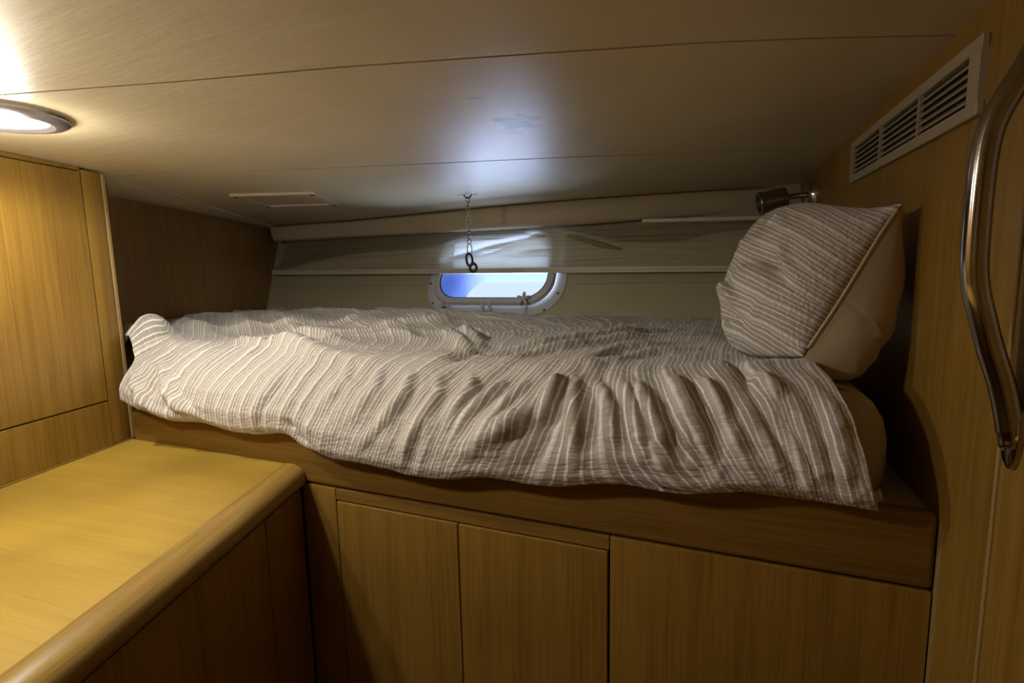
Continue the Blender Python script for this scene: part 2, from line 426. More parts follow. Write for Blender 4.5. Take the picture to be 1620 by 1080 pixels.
# coved strip that closes the ceiling against the foot panel
def cove():
    bm = bmesh.new(); top, bot = [], []
    for k in range(13):
        s = k/12
        a = Vector((-1.70, 1.02, .300)).lerp(Vector((-2.70, 2.62, .287)), s)
        b = FP(F_N, -.02+s*1.44, .003, .292-.004*s)
        top.append(a); bot.append(b)
    rows = []
    for a, b in zip(top, bot):
        r = []
        for j in range(7):
            t = j/6; p = a.lerp(b, t); p.z -= .028*sin(pi*min(1, t))*.5
            r.append(p)
        rows.append(r)
    V = grid(bm, rows)
    W = grid(bm, [[(p[0], p[1], p[2]+.05) for p in r] for r in rows])
    for i in range(12):
        bm.faces.new((V[i][0], V[i+1][0], W[i+1][0], W[i][0])); bm.faces.new((V[i][-1], V[i+1][-1], W[i+1][-1], W[i][-1]))
    return bm
struct('trim_4', cove(), M['ceiling'], smooth=True)

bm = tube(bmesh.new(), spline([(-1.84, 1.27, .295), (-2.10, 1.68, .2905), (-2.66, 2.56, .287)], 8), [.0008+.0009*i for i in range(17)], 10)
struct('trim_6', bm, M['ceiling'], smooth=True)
# hull side with the porthole opening
HU = Vector((0, .6, 1)).normalized(); HN = Vector((0, -1, .6)).normalized(); HX = Vector((1, 0, 0))
PC = Vector((-1.165, 2.57+.6*(-.035), -.035))           # porthole centre
def HP(x, s, n=0.0): return PC + HX*x + HU*s + HN*n
def rrad(th, a, b, r):
    """distance from the centre to a rounded rectangle (half sizes a,b, corner r) along angle th"""
    lo, hi = 0., 2*(a+b)
    for _ in range(40):
        m = (lo+hi)/2; x, y = abs(m*cos(th)), abs(m*sin(th))
        dx, dy = max(x-(a-r), 0), max(y-(b-r), 0)
        inside = (x <= a and y <= b) and (dx*dx+dy*dy <= r*r or x <= a-r or y <= b-r)
        lo, hi = (m, hi) if inside else (lo, m)
    return lo
NP = 96
def rloop(a, b, r, n=0.0, dx=0.0, ds=0.0, M_=NP):
    out = []
    for k in range(M_):
        th = 2*pi*k/M_; q = rrad(th, a, b, r); out.append(HP(q*cos(th)+dx, q*sin(th)+ds, n))
    return out
def ring(bm, loops):
    V = [[bm.verts.new(p) for p in L] for L in loops]
    for A, B in zip(V, V[1:]):
        for k in range(len(A)): bm.faces.new((A[k], A[(k+1) % len(A)], B[(k+1) % len(A)], B[k]))
    return V
def hull():
    bm = bmesh.new(); ths = sorted([2*pi*k/NP for k in range(NP)])
    x0, x1, s0, s1 = -1.95, 1.62, -1.60, .52
    cs = [atan2(s, x) % (2*pi) for x in (x0, x1) for s in (s0, s1)]
    ths = sorted(set([round(t, 6) for t in ths]+[round(c, 6) for c in cs]))
    for nn in (0.0, -.012):
        inn = [HP(rrad(t, .335, .165, .13)*cos(t), rrad(t, .335, .165, .13)*sin(t), nn) for t in ths]
        out = []
        for t in ths:
            k = min([v for v in ((x1 if cos(t) > 0 else x0)/cos(t) if abs(cos(t)) > 1e-6 else 1e9, (s1 if sin(t) > 0 else s0)/sin(t) if abs(sin(t)) > 1e-6 else 1e9)])
            out.append(HP(k*cos(t), k*sin(t), nn))
        ring(bm, [inn, out])
    return bm
struct('wall_back', hull(), M['hull'])
# upper liner strip lapped over the hull liner, broken by the porthole
bm = bmesh.new()
for x0, x1 in ((-1.75, -.41), (.43, 1.60)):
    vs = [bm.verts.new(HP(x, s, n)) for x in (x0, x1) for s in (-.052, .30) for n in (.0005, .006)]
    for f in ((0, 1, 3, 2), (4, 6, 7, 5), (0, 4, 5, 1), (2, 3, 7, 6), (0, 2, 6, 4), (1, 5, 7, 3)): bm.faces.new([vs[i] for i in f])
struct('trim_5', bm, M['hull'])

# porthole
win = tag(empty('window_1', PC), kind='structure')
bm = bmesh.new(); ring(bm, [rloop(.352, .195, .15, .0), rloop(.388, .226, .17, .0005), rloop(.386, .224, .17, .006), rloop(.352, .195, .15, .008), rloop(.335, .165, .13, .004), rloop(.335, .165, .13, -.03)])
obj('flange', bm, M['white_plastic'], win, smooth=True)
bm = bmesh.new(); L = [rloop(.336, .182, .14, .022), rloop(.340, .184, .14, .030), rloop(.332, .176, .135, .046), rloop(.306, .152, .115, .046), rloop(.300, .147, .112, .036), rloop(.300, .147, .112, .022)]
V = ring(bm, L+[L[0]])
obj('window_frame', bm, M['white_plastic'], win, smooth=True)
bm = bmesh.new(); V = ring(bm, [rloop(.303, .149, .112, .027), rloop(.303, .149, .112, .031)]); bm.faces.new(V[0][::-1]); bm.faces.new(V[1])
obj('pane', bm, M['glass'], win)
bm = bmesh.new(); ring(bm, [rloop(.303, .149, .113, .031), rloop(.3035, .1495, .113, .038), rloop(.297, .144, .110, .038), rloop(.297, .144, .110, .031)])
obj('gasket', bm, M['gap'], win)
bm = bmesh.new(); ring(bm, [rloop(.336, .166, .13, -.028), rloop(.330, .160, .13, -.10), rloop(.318, .150, .125, -.27, .012, -.035), rloop(.36, .20, .14, -.30, .012, -.035), rloop(.9, .6, .2, -.32)])
obj('recess', bm, M['tunnel'], win, smooth='all')
for (x, s) in ((-.372, -.045), (-.33, -.165), (.372, .03), (.355, -.105), (-.365, .12), (.30, -.195)):
    lathe_bm = lathe(bmesh.new(), HP(x, s, .0055), HN, [(0, .0065), (.002, .006), (.003, .003)], 14)
    obj('screw', lathe_bm, M['screw'], win, smooth=True)
for x in (-.235, .0):
    bm = bmesh.new()
    for dx in (-.016, .016):
        vs = [HP(x+dx, -.165, .04), HP(x+dx*1.25, -.19, .040), HP(x+dx*1.4, -.225, .012)]
        tube(bm, vs, [.007, .008, .007], 8)
    tube(bm, [HP(x-.026, -.205, .016), HP(x+.026, -.205, .016)], .006, 8)
    obj('hinge', bm, M['white_plastic'], win, smooth=True)
    if x < -.1: obj('hinge_pin', tube(bmesh.new(), [HP(x-.013, -.20, .022), HP(x+.02, -.20, .022)], .009, 8), M['screw'], win, smooth=True)
def star_knob(cx, s):
    bm = bmesh.new(); pr = []
    for k in range(40):
        th = 2*pi*k/40; r = .024+.013*cos(5*(th-pi/2)); pr.append((r*cos(th), r*sin(th)))
    rows = []
    for n, sc in ((.052, .8), (.055, 1), (.065, 1), (.069, .75), (.070, .1)): rows.append([HP(cx+p[0]*sc, s+p[1]*sc, n) for p in pr])
    V = ring(bm, rows); bm.faces.new(V[0]); bm.faces.new(V[-1])
    tube(bm, [HP(cx, s, .005), HP(cx, s, .054)], .007, 10)
    tube(bm, [HP(cx, s-.02, .012), HP(cx+.004, s-.052, .010)], .008, 8)
    return obj('clamp_knob', bm, M['white_plastic'], win, smooth=True)
star_knob(.205, -.162)

# ---------------------------------------------------------------- tall cabinet at the left
cab = tag(empty('tall_cabinet', FP(F_C, -.6, -.3, -.485)), 'tall oak cabinet with a flush door at the left end of the berth', 'cabinet')
bm = bx(F_C, -1.95, -.002, -.58, -.022, FLOOR, .292)
obj('body', bm, M['oak_v'], cab)
obj('post', bx(F_C, -.064, 0, -.0215, .0, -.483, .294, bev=.006), M['oak_v'], cab, smooth=True)
obj('edge_strip', bx(F_C, .0005, .012, -.40, .0, -.483, .290, bev=.002), M['oak_edge'], cab)
obj('door', bx(F_C, -.92, -.0665, -.0215, .0015, -.350, .286, bev=.0018), M['oak_v'], cab)
obj('door', bx(F_C, -1.80, -.9235, -.0215, .0015, -.350, .286, bev=.0018), M['oak_v'], cab)
obj('lower_panel', bx(F_C, -1.95, -.0645, -.0215, .0, -.483, -.3535, bev=.0018), M['oak_v'], cab)
obj('cornice', bx(F_C, -1.95, -.0655, -.021, .0, .2885, .2995, bev=.001), M['oak_x'], cab)
obj('beading', tube(bmesh.new(), [FP(F_C, -1.95, .002, -.4835), FP(F_C, -.0, .002, -.4835)], .003, 6), M['oak_x'], cab)

# ---------------------------------------------------------------- low cabinet and its worktop
wt = tag(empty('worktop', (-1.35, .5, -.535)), 'yellow oak worktop with a rounded front edge beside the berth', 'worktop')
a19 = radians(19); d19 = Vector((sin(a19), -cos(a19), 0)); n19 = Vector((cos(a19), sin(a19), 0))
BORD = Vector((-1.066, .998, 0))
def kline(off, y): # point on a line parallel to the nosing
    p = BORD + n19*off; return p + d19*((p.y-y)/cos(a19))
e0 = kline(0, .998); e1 = kline(0, -.95); c0 = FP(F_C, -.001, .001, 0); c1 = FP(F_C, -1.94, .001, 0)
bm = prism(bmesh.new(), [(c0.x, .998), (e0.x, .998), (e1.x, e1.y), (c1.x, -.9)], -.533, -.485)
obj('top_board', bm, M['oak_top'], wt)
NPROF = [(.0, -.4852), (.004, -.4842), (.014, -.4832), (.027, -.4838), (.040, -.4870), (.050, -.4925), (.057, -.5005), (.061, -.510), (.0615, -.521), (.058, -.531), (.051, -.537), (.040, -.539), (.0, -.539)]
bm = bmesh.new(); A = []; B = []
rows = []
for (o_, z) in NPROF:
    p = kline(o_, .998); q = kline(o_, -.93)
    rows.append([(p.x+(q.x-p.x)*t, p.y+(q.y-p.y)*t, z) for t in np.linspace(0, 1, 30)])
V = grid(bm, rows, closed_u=True); bm.faces.new([r[0] for r in V]); bm.faces.new([r[-1] for r in V][::-1])
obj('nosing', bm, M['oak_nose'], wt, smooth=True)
lc = tag(empty('low_cabinet', (-1.3, .4, FLOOR)), 'low oak cabinet with flush door under the yellow worktop', 'cabinet')
ka = FP(F_K, -.004, -.02, 0); kb = FP(F_K, -2.02, -.02, 0)
bm = prism(bmesh.new(), [(c0.x+.0, .985), (ka.x, .985), (kb.x, kb.y), (c1.x, -.9)], FLOOR, -.5395)
obj('body', bm, M['gap'], lc)
obj('stile', bx(F_K, -.1815, -.008, -.018, 0, FLOOR, -.5445, bev=.0015), M['oak_v'], lc)
obj('door', bx(F_K, -.86, -.1850, -.018, .0, FLOOR+.05, -.5445, bev=.0015), M['oak_v'], lc)
obj('door', bx(F_K, -1.9, -.8635, -.018, .0, FLOOR+.05, -.5445, bev=.0015), M['oak_v'], lc)
obj('plinth', bx(F_K, -1.9, -.185, -.018, -.002, FLOOR, FLOOR+.047), M['oak_v'], lc)

# ---------------------------------------------------------------- berth base
bb = tag(empty('berth_base', (-.65, 1.5, FLOOR)), 'built-in oak berth base with two flush doors under the mattress', 'berth')
obj('front_board', bx(WF, -1.675, .3035, 1.0, 1.034, -.5295, -.400, bev=.010, seg=3), M['oak_x'], bb, smooth=True)
obj('backing', bx(WF, -1.66, .285, 1.018, 1.04, FLOOR, -.532), M['gap'], bb)
obj('top_rail', bx(WF, -.9105, -.2235, 1.001, 1.017, -.5610, -.5335, bev=.0012), M['oak_x'], bb)
obj('stile', bx(WF, -1.017, -.9125, 1.001, 1.017, FLOOR, -.5335, bev=.0012), M['oak_v'], bb)
obj('side_panel', bx(WF, -.2215, .302, 1.001, 1.017, FLOOR, -.5335, bev=.0012), M['oak_v'], bb)
obj('door', bx(WF, -.9080, -.5670, .9985, 1.016, FLOOR+.06, -.5645, bev=.0022), M['oak_v'], bb)
obj('door', bx(WF, -.5645, -.2260, .9985, 1.016, FLOOR+.06, -.5645, bev=.0022), M['oak_v'], bb)
obj('plinth', bx(WF, -.9080, -.2260, 1.0005, 1.016, FLOOR, FLOOR+.057), M['oak_v'], bb)
obj('platform', prism(bmesh.new(), [(-1.66, 1.036), (.303, 1.036), (.252, 2.31), (-2.57, 2.31), (-1.99, 1.036)], -.440, -.412), M['hull'], bb)

# ---------------------------------------------------------------- mattress
def mattress():
    out = [(-1.66, 1.045), (.252, 1.045), (.20, 2.27), (-2.50, 2.27), (-1.98, 1.12), (-1.72, 1.06)]
    # rounded outline
    P = []
    n = len(out)
    for i in range(n):
        a, b, c = Vector(out[i-1]), Vector(out[i]), Vector(out[(i+1) % n])
        r = .075 if i in (1, 2, 3) else .03
        u = (a-b).normalized(); v = (c-b).normalized()
        for k in range(7):
            t = k/6; p = (b+u*r)*(1-t)**2 + b*2*t*(1-t) + (b+v*r)*t*t; P.append(p)
    cen = sum(P, Vector((0, 0)))/len(P)
    bm = bmesh.new(); rows = []
    for z, off in ((-.411, .03), (-.407, .012), (-.395, .004), (-.36, -.001), (-.31, .0), (-.275, .008), (-.250, .022), (-.235, .042), (-.227, .07), (-.224, .12), (-.223, .3)):
        m = len(P); L = []
        for i, p in enumerate(P):
            t = (P[(i+1) % m]-P[i-1]).normalized(); nrm = Vector((-t.y, t.x))
            if (cen-p).dot(nrm) < 0: nrm = -nrm
            q = p+nrm*off; L.append((q.x, q.y, z))
        rows.append(L)
    V = [[bm.verts.new(p) for p in r] for r in rows]
    for A, B in zip(V, V[1:]):
        for k in range(len(A)): bm.faces.new((A[k], A[(k+1) % len(A)], B[(k+1) % len(A)], B[k]))
    bm.faces.new(V[0][::-1]); bm.faces.new(V[-1])
    return bm
tag(obj('mattress', mattress(), M['sheet'], smooth='all'), 'mattress in a plain beige fitted sheet on the berth', 'mattress')

# ---------------------------------------------------------------- duvet
FOLDS = [
  ([(-0.282, 0.042), (-0.301, 0.065), (-0.278, 0.174), (-0.27, 0.23)], 0.012, 0.012),
  ([(-0.197, 0.038), (-0.207, 0.062), (-0.179, 0.113), (-0.156, 0.168), (-0.146, 0.223)], 0.016, 0.012),
  ([(-0.253, 0.047), (-0.257, 0.064), (-0.221, 0.117), (-0.197, 0.201)], 0.011, 0.01),
  ([(-0.169, 0.046), (-0.186, 0.058), (-0.16, 0.097), (-0.119, 0.156), (-0.103, 0.217)], 0.014, 0.012),
  ([(-0.12, 0.044), (-0.119, 0.066), (-0.093, 0.125), (-0.053, 0.217)], 0.012, 0.012),
  ([(-0.072, 0.04), (-0.103, 0.062), (-0.075, 0.117), (-0.027, 0.2)], 0.014, 0.012),
  ([(-0.053, 0.04), (-0.058, 0.06), (-0.012, 0.143)], 0.012, 0.014),
  ([(-0.355, 0.114), (-0.393, 0.145), (-0.454, 0.172), (-0.528, 0.219)], 0.021, 0.018),
  ([(-0.305, 0.054), (-0.34, 0.094), (-0.355, 0.146), (-0.389, 0.18)], 0.01, 0.013),
  ([(-0.405, 0.053), (-0.406, 0.089), (-0.458, 0.148), (-0.495, 0.192)], 0.013, 0.012),
  ([(-0.467, 0.054), (-0.46, 0.086), (-0.514, 0.144), (-0.553, 0.206)], 0.013, 0.012),
  ([(-0.544, 0.051), (-0.521, 0.097), (-0.562, 0.183)], 0.012, 0.012),
  ([(-0.347, 0.055), (-0.331, 0.087), (-0.34, 0.135)], 0.01, 0.008),
  ([(-0.62, 0.057), (-0.597, 0.115), (-0.649, 0.195), (-0.685, 0.262)], 0.01, 0.012),
  ([(-0.688, 0.055), (-0.677, 0.114), (-0.731, 0.189)], 0.009, 0.012),
  ([(-0.776, 0.053), (-0.761, 0.113), (-0.819, 0.19)], 0.007, 0.012),
  ([(-0.87, 0.052), (-0.849, 0.104), (-0.911, 0.174)], 0.006, 0.012),
  ([(-1.012, 0.2), (-0.966, 0.247), (-0.899, 0.256)], -0.014, 0.02),
  ([(-0.574, 0.048), (-0.51, -0.103), (-0.385, -0.296), (-0.099, -0.788)], 0.016, 0.022),
  ([(-0.5, 0.048), (-0.444, -0.101), (-0.268, -0.377), (-0.085, -0.534)], 0.014, 0.02),
  ([(-0.403, 0.047), (-0.305, -0.006), (-0.267, -0.19), (-0.068, -0.377)], 0.011, 0.02),
  ([(-0.319, 0.043), (-0.253, -0.029), (-0.181, -0.164), (-0.032, -0.264)], 0.01, 0.018),
  ([(-1.465, -0.061), (-1.205, -0.032), (-0.975, 0.046), (-0.811, 0.05), (-0.632, 0.054)], 0.02, 0.024),
  ([(-2.208, -0.416), (-1.932, -0.309), (-1.501, -0.052)], 0.025, 0.04),
  ([(-2.19, -0.614), (-1.877, -0.484), (-1.385, -0.127)], 0.025, 0.045),
  ([(-1.799, -0.577), (-1.287, -0.198), (-1.078, -0.105), (-0.819, -0.051)], 0.022, 0.035),
  ([(-1.483, -0.565), (-1.204, -0.469), (-0.75, -0.152)], 0.022, 0.04),
  ([(-1.319, -0.834), (-0.963, -0.542), (-0.828, -0.572)], 0.02, 0.05),
  ([(-0.88, -0.411), (-0.679, -0.146), (-0.53, 0.039)], 0.016, 0.02),
  ([(-0.877, -0.465), (-0.711, -0.28), (-0.556, -0.031)], 0.016, 0.02),
  ([(-1.596, 0.129), (-1.472, 0.22), (-1.346, 0.246)], 0.016, 0.014),
  ([(-1.509, 0.083), (-1.407, 0.182), (-1.288, 0.25)], 0.013, 0.012),
  ([(-1.439, 0.119), (-1.364, 0.197), (-1.245, 0.245)], 0.011, 0.01),
  ([(-2.234, -0.265), (-1.699, 0.058), (-1.566, 0.135)], 0.02, 0.02),
  ([(0.026, 0.038), (0.048, 0.058), (0.082, 0.094)], 0.012, 0.012),
  ([(-0.019, -0.052), (0.022, 0.056), (0.036, 0.098)], -0.012, 0.012),
  ([(-0.659, 0.09), (-0.73, 0.173), (-0.805, 0.245)], 0.006, 0.01),
  ([(-0.549, -0.072), (-0.619, 0.042)], -0.014, 0.016),
  ([(-0.452, 0.188), (-0.342, 0.149), (-0.266, 0.121)], -0.006, 0.012),
]

def duvet():
    NX, NT = 620, 300
    hx = [-1.66, -1.56, -1.27, -1.01, -.88, -.735, -.57, -.29, -.136, .02, .21]
    hz = [-.345, -.377, -.395, -.393, -.425, -.443, -.438, -.414, -.400, -.383, -.378]
    dxx = [-1.7, -1.2, -.8, -.55, -.35, -.2, -.05, .05, .16]; dxv = [0, -.05, -.15, -.15, -.07, .03, .12, .13, .08]
    u = np.linspace(0, 1, NX)[:, None]
    tt = np.concatenate([np.linspace(-1.24, -.30, 110, endpoint=False), np.linspace(-.30, .30, 190)])[None, :]
    U = u+0*tt; T = tt+0*u
    y0 = np.where(T < 0, 1.10-T, 1.10)
    # profile over the front edge
    pt = [-1.24, -1.1, -.8, -.4, 0, .03, .06, .09, .12, .16, .20, .235, .26, .28, .30]
    py = [2.34, 2.20, 1.90, 1.50, 1.10, 1.071, 1.042, 1.013, .987, .960, .946, .948, .958, .974, .994]
    pz = [-.245, -.215, -.205, -.205, -.207, -.214, -.228, -.246, -.268, -.307, -.350, -.386, -.402, -.408, -.398]
    Y = np.interp(T, pt, py); Zp = np.interp(T, pt, pz)
    yy = np.maximum(Y, 1.0)
    xl_n = -2.13-(yy-1.30)*.466+.035
    bl = np.clip((yy-1.0)/.15, 0, 1); bl = bl*bl*(3-2*bl)
    xL = (-1.668+.055*np.clip((T-.05)/.07, 0, 1))*(1-bl)+xl_n*bl
    xR = np.interp(T, [-1.24, -.5, -.1, 0, .1, .28], [.16, .16, .135, .135, .175, .215])
    X = xL+(xR-xL)*U
    zh = np.interp(X, hx, hz)
    Z = np.where(T > 0, -.207+(Zp+.207)*(zh+.207)/(-.405+.207), Zp)
    # pillow edge and right end: cloth closes in on the mattress
    # fullness
    lift = .018*np.exp(-((T+.02)/.10)**2)*np.clip((X+.15)/.2, 0, 1)
    lift += .022*np.exp(-((T+.75)/.35)**2)*np.exp(-((X+1.6)/.6)**2)
    lift += .075*np.exp(-((X+1.672)/.034)**2)*np.exp(-((T-.03)/.075)**2)*(T > -.15)
    D = ridges(X, T, FOLDS)*np.where(T < 0, 1.3, 1.55)
    dlt = np.interp(X, dxx, dxv)
    Sx = X-dlt*np.clip(T, 0, 1)/.25*np.clip(T/.06, 0, 1)**.5
    k = np.clip(-(X+.35)*1.1, 0, 1.35)
    S = Sx+k*np.clip(-T, 0, 2)*(.85)+.012*vnoise(X*5, T*5, 3)
    # gathered ripples that follow the stripes over the front, blotchy in strength
    amp = np.clip(.5+.8*vnoise(Sx*4+7, T*6, 5), 0, 1)*np.clip((T+.05)/.08, 0, 1)*np.clip((.27-T)/.08, 0, 1)
    rp = np.sin(2*pi*(Sx/.047)+2.5*vnoise(Sx*9, T*9, 9))
    D += .0042*amp*rp + .0040*amp*np.sin(2*pi*Sx/.083+3*vnoise(Sx*6, T*6, 11))
    D += .0035*(1-np.abs(vnoise(X*15+T*8, T*13, 24)))**2*np.clip((T+.05)/.08, 0, 1)+.010*vnoise(X*3.1+2, T*4.3+1, 21)*np.clip(-T/.1, .35, 1)+.0055*vnoise(X*9, T*11, 22)+.0022*vnoise(X*28, T*30, 23)
    # crossing crumples on the left half
    lf = np.clip((-X-.5)/.5, 0, 1)*np.clip((-T+.12)/.1, 0, 1)
    r1 = 1-np.abs(vnoise(X*3.2+T*2.5, T*7-X*1.2, 31)); r2 = 1-np.abs(vnoise(X*6-T*4, T*9+X*2, 32))
    D += lf*(.020*r1**4+.008*r2**4)
    rt = np.clip((X+.7)/.4, 0, 1)*np.clip(-T/.1, 0, 1)
    D += rt*.008*(1-np.abs(vnoise(X*2.2+T*1.1, T*9+X*5, 33)))**4
    D = D*np.clip((T+1.24)/.10, 0, 1)*np.where(T > .2, np.clip((.31-T)/.11, 0, 1), 1)
    P = np.stack([X, Y, Z+lift], -1)
    # normals of the base
    du = np.gradient(P, axis=0); dv = np.gradient(P, axis=1)
    n = np.cross(dv, du); n /= np.linalg.norm(n, axis=-1, keepdims=True)+1e-12
    n *= np.sign((n[..., 2:3]*1.0 - n[..., 1:2]*1.0))
    P = P+n*D[..., None]
    P[..., 2] += .006*np.sin(X*23)*np.clip((T-.15)/.1, 0, 1)
    # left end wraps down and stays in front of the cabinet post
    uv = np.stack([S, T], -1)
    o = np_mesh('duvet', P, uv, M['striped'])
    so = o.modifiers.new('thickness', 'SOLIDIFY'); so.thickness = .006; so.offset = -1
    return o, P
DV, DP = duvet()
tag(DV, 'crumpled duvet with white stripes spread over the mattress', 'duvet')
# underside of the duvet showing below its front hem at the right
def underlayer():
    n = 90; xs = np.linspace(-.10, .228, n); rows = []; uvs = []
    for i, x in enumerate(xs):
        t = i/(n-1); h = .002+.026*min(1, t/.35)*(1-.15*t)
        r = []; q = []
        for k in range(12):
            s = k/11; z = -.399+h*s+.001; y = .993-.020*sin(pi*(s*.8+.1))-.004*sin(x*70)*s
            if x > .2: y += (x-.2)*1.2
            r.append((x, y, z)); q.append((x*1.0+.01*s, s*.03))
        rows.append(r); uvs.append(q)
    o = np_mesh('underside_flap', np.array(rows), np.array(uvs), M['striped'], DV)
    so = o.modifiers.new('thickness', 'SOLIDIFY'); so.thickness = .004
    tag(o, 'paler turned-under hem')
underlayer()

# ---------------------------------------------------------------- pillow
def pillow():
    TN = np.array((.262, 1.17, .102)); BN = np.array((.112, 1.10, -.185)); BF = np.array((-.035, 1.34, -.205)); TF = np.array((.112, 1.66, .150))
    root = empty('pillow', (.10, 1.25, -.20))
    tag(root, 'plump striped pillow leaning on the wood wall at the head of the berth', 'pillow')
    n = 150
    a = np.linspace(-1, 1, n)[:, None]+np.zeros((1, n)); b = a.T.copy()
    # a: -1 = far edge, +1 = near edge ; b: -1 bottom, +1 top
    wg = (1-a)/2*(1+b)/2+.45*(1-a)/2*(1-b)/2+.30*(1+a)/2*(1-b)/2
    a0, b0 = a, b
    s, t = (a*(1-wg+wg*np.sqrt(1-b*b/2))+1)/2, (b*(1-wg+wg*np.sqrt(1-a*a/2))+1)/2
    C = (1-s)[..., None]*((1-t)[..., None]*BF+t[..., None]*TF)+s[..., None]*((1-t)[..., None]*BN+t[..., None]*TN)
    nrm = np.cross(TN-BF, TF-BN); nrm /= np.linalg.norm(nrm)
    if nrm[0] > 0: nrm = -nrm
    # edges pull in between the corners, top far corner rounded
    cen = C.mean((0, 1))
    pull = (.06*(a < 0)+.035*(a > 0))*(1-b**6)*np.abs(a)**3+.11*(b > 0)*np.where(a > 0, 1-np.abs(a)**9, 1)*np.abs(b)**3
    C = C+(cen-C)*pull[..., None]
    cr = 0
    h = ((1-np.abs(a)**2.4)*(1-np.abs(b)**2.4))**.52
    pl = [([(.55, -.05), (.15, -.03), (-.15, -.2)], -.014, .10), ([(.95, -.35), (.5, -.12), (.1, .02)], -.022, .09), ([(.9, -.30), (.55, -.02), (.35, .08)], .016, .07),
          ([(-.45, .15), (-.1, .05), (.2, .0)], .006, .09), ([(-.6, -.62), (-.2, -.48), (.3, -.70)], .026, .07), ([(-.5, -.78), (-.1, -.66), (.4, -.84)], -.030, .07), ([(-.7, -.9), (-.3, -.84), (.1, -.92)], .022, .06),
          ([(-.2, .9), (-.1, .4), (-.3, .1)], -.010, .07), ([(.2, .95), (.15, .5), (.0, .25)], .008, .06), ([(.4, -.9), (.5, -.6), (.8, -.5)], .01, .06)]
    wr = ridges(a, b, pl)*1.5+.006*vnoise(a*3+5, b*3, 41)+.003*vnoise(a*8, b*9, 42)+.0015*vnoise(a*20, b*20, 43)
    Fp = C+nrm*(.125*h+wr*h**2.5)[..., None]
    # slack sag at the bottom
    Fp[..., 2] -= .012*h*(1-t)
    wd = np.linalg.norm(TN-TF); hg = np.linalg.norm(TN-BN)
    uv = np.stack([t*.40+.085*s+.006*vnoise(a*2, b*2, 44)+wr*.25, s*wd], -1)
    Fp[..., 0] = np.minimum(Fp[..., 0], .30-(Fp[..., 1]-1.0)*.040)
    case = np_mesh('pillowcase', Fp, uv, M['striped'], root)
    so = case.modifiers.new('thickness', 'SOLIDIFY'); so.thickness = .003; so.offset = -1
    # the plain inner side, bulging toward the wall
    hb = ((1-np.abs(a)**3)*(1-np.abs(b)**3))**.5
    shift = np.clip((a+.2)/1.2, 0, 1)
    Bp = C-nrm*(.125*hb+.005*vnoise(a*4, b*4, 51)*hb+ridges(a, b, [([(1.0, -.12), (.95, -.16), (.84, -.20)], .016, .05), ([(.98, -.6), (.9, -.62), (.75, -.66)], .007, .06), ([(.98, .1), (.7, .0), (.4, .05)], .008, .1), ([(.95, -.85), (.7, -.8), (.3, -.9)], .004, .08)])*np.clip(hb*3, 0, 1)+.003*vnoise(a*9, b*9, 52)*hb)[..., None]
    Bp = Bp-nrm*.002
    lat = TN-TF; lat = lat/np.linalg.norm(lat)
    Bp = Bp+np.array((.035, -.045, -.060))*(np.clip(hb*1.2, 0, 1)*(.35+.65*shift)*(1-.6*t))[..., None]
    # keep it off the wall
    wallx = .305-(Bp[..., 1]-1.0)*.040-.006
    Bp[..., 0] = np.minimum(Bp[..., 0], wallx)
    Bp[..., 2] = np.maximum(Bp[..., 2], -.2215+.004*(1-hb))
    inner = np_mesh('inner_pillow', Bp, uv, M['inner_pillow'], root)
    tag(inner, 'plain beige side of the pillow')
    # stitched hem where the case ends
    e = Fp[-1, 8:-2]
    obj('seam', tube(bmesh.new(), [Vector(p)+Vector(nrm)*.001 for p in e[::4]], .0028, 6), M['inner_pillow'], root, smooth=True)
pillow()

# ---------------------------------------------------------------- padded strip, rails and pleated fabric along the hull
VP_ = spline([(-2.640, 2.508, 0), (-1.8, 2.505, 0), (-.924, 2.535, 0), (-.30, 2.655, 0), (.225, 2.80, 0)], 14)
def bolster():
    bm = bmesh.new(); rows = []
    m = len(VP_)
    for i, p in enumerate(VP_):
        d = (VP_[min(i+1, m-1)]-VP_[max(i-1, 0)]).normalized(); n_ = Vector((d.y, -d.x, 0))
        zt = ceilz(p.x)-.001; s = i/(m-1)
        zb = interp(p.x, [-2.64, -.92, .23], [.193, .198, .240])
        L = []
        for (o_, v) in ((0, 1.0), (.018, .98), (.030, .88), (.034, .6), (.034, .35), (.030, .12), (.018, .02), (0, 0), (-.012, .02), (-.012, 1.0)):
            L.append(Vector((p.x, p.y, zb+(zt-zb)*v))+n_*(o_-.02)+d*(.02*(1-v) if i == 0 else 0))
        rows.append(L)
    V = grid(bm, [r+[r[0]] for r in rows][:]) if False else None
    vv = [[bm.verts.new(p) for p in r] for r in rows]
    for A, B in zip(vv, vv[1:]):
        for k in range(len(A)): bm.faces.new((A[k], A[(k+1) % len(A)], B[(k+1) % len(A)], B[k]))
    bm.faces.new(vv[0]); bm.faces.new(vv[-1][::-1])
    return bm
tag(obj('padded_pelmet', bolster(), M['bolster'], smooth=True), 'padded cream pelmet under the ceiling above the porthole', 'pelmet')

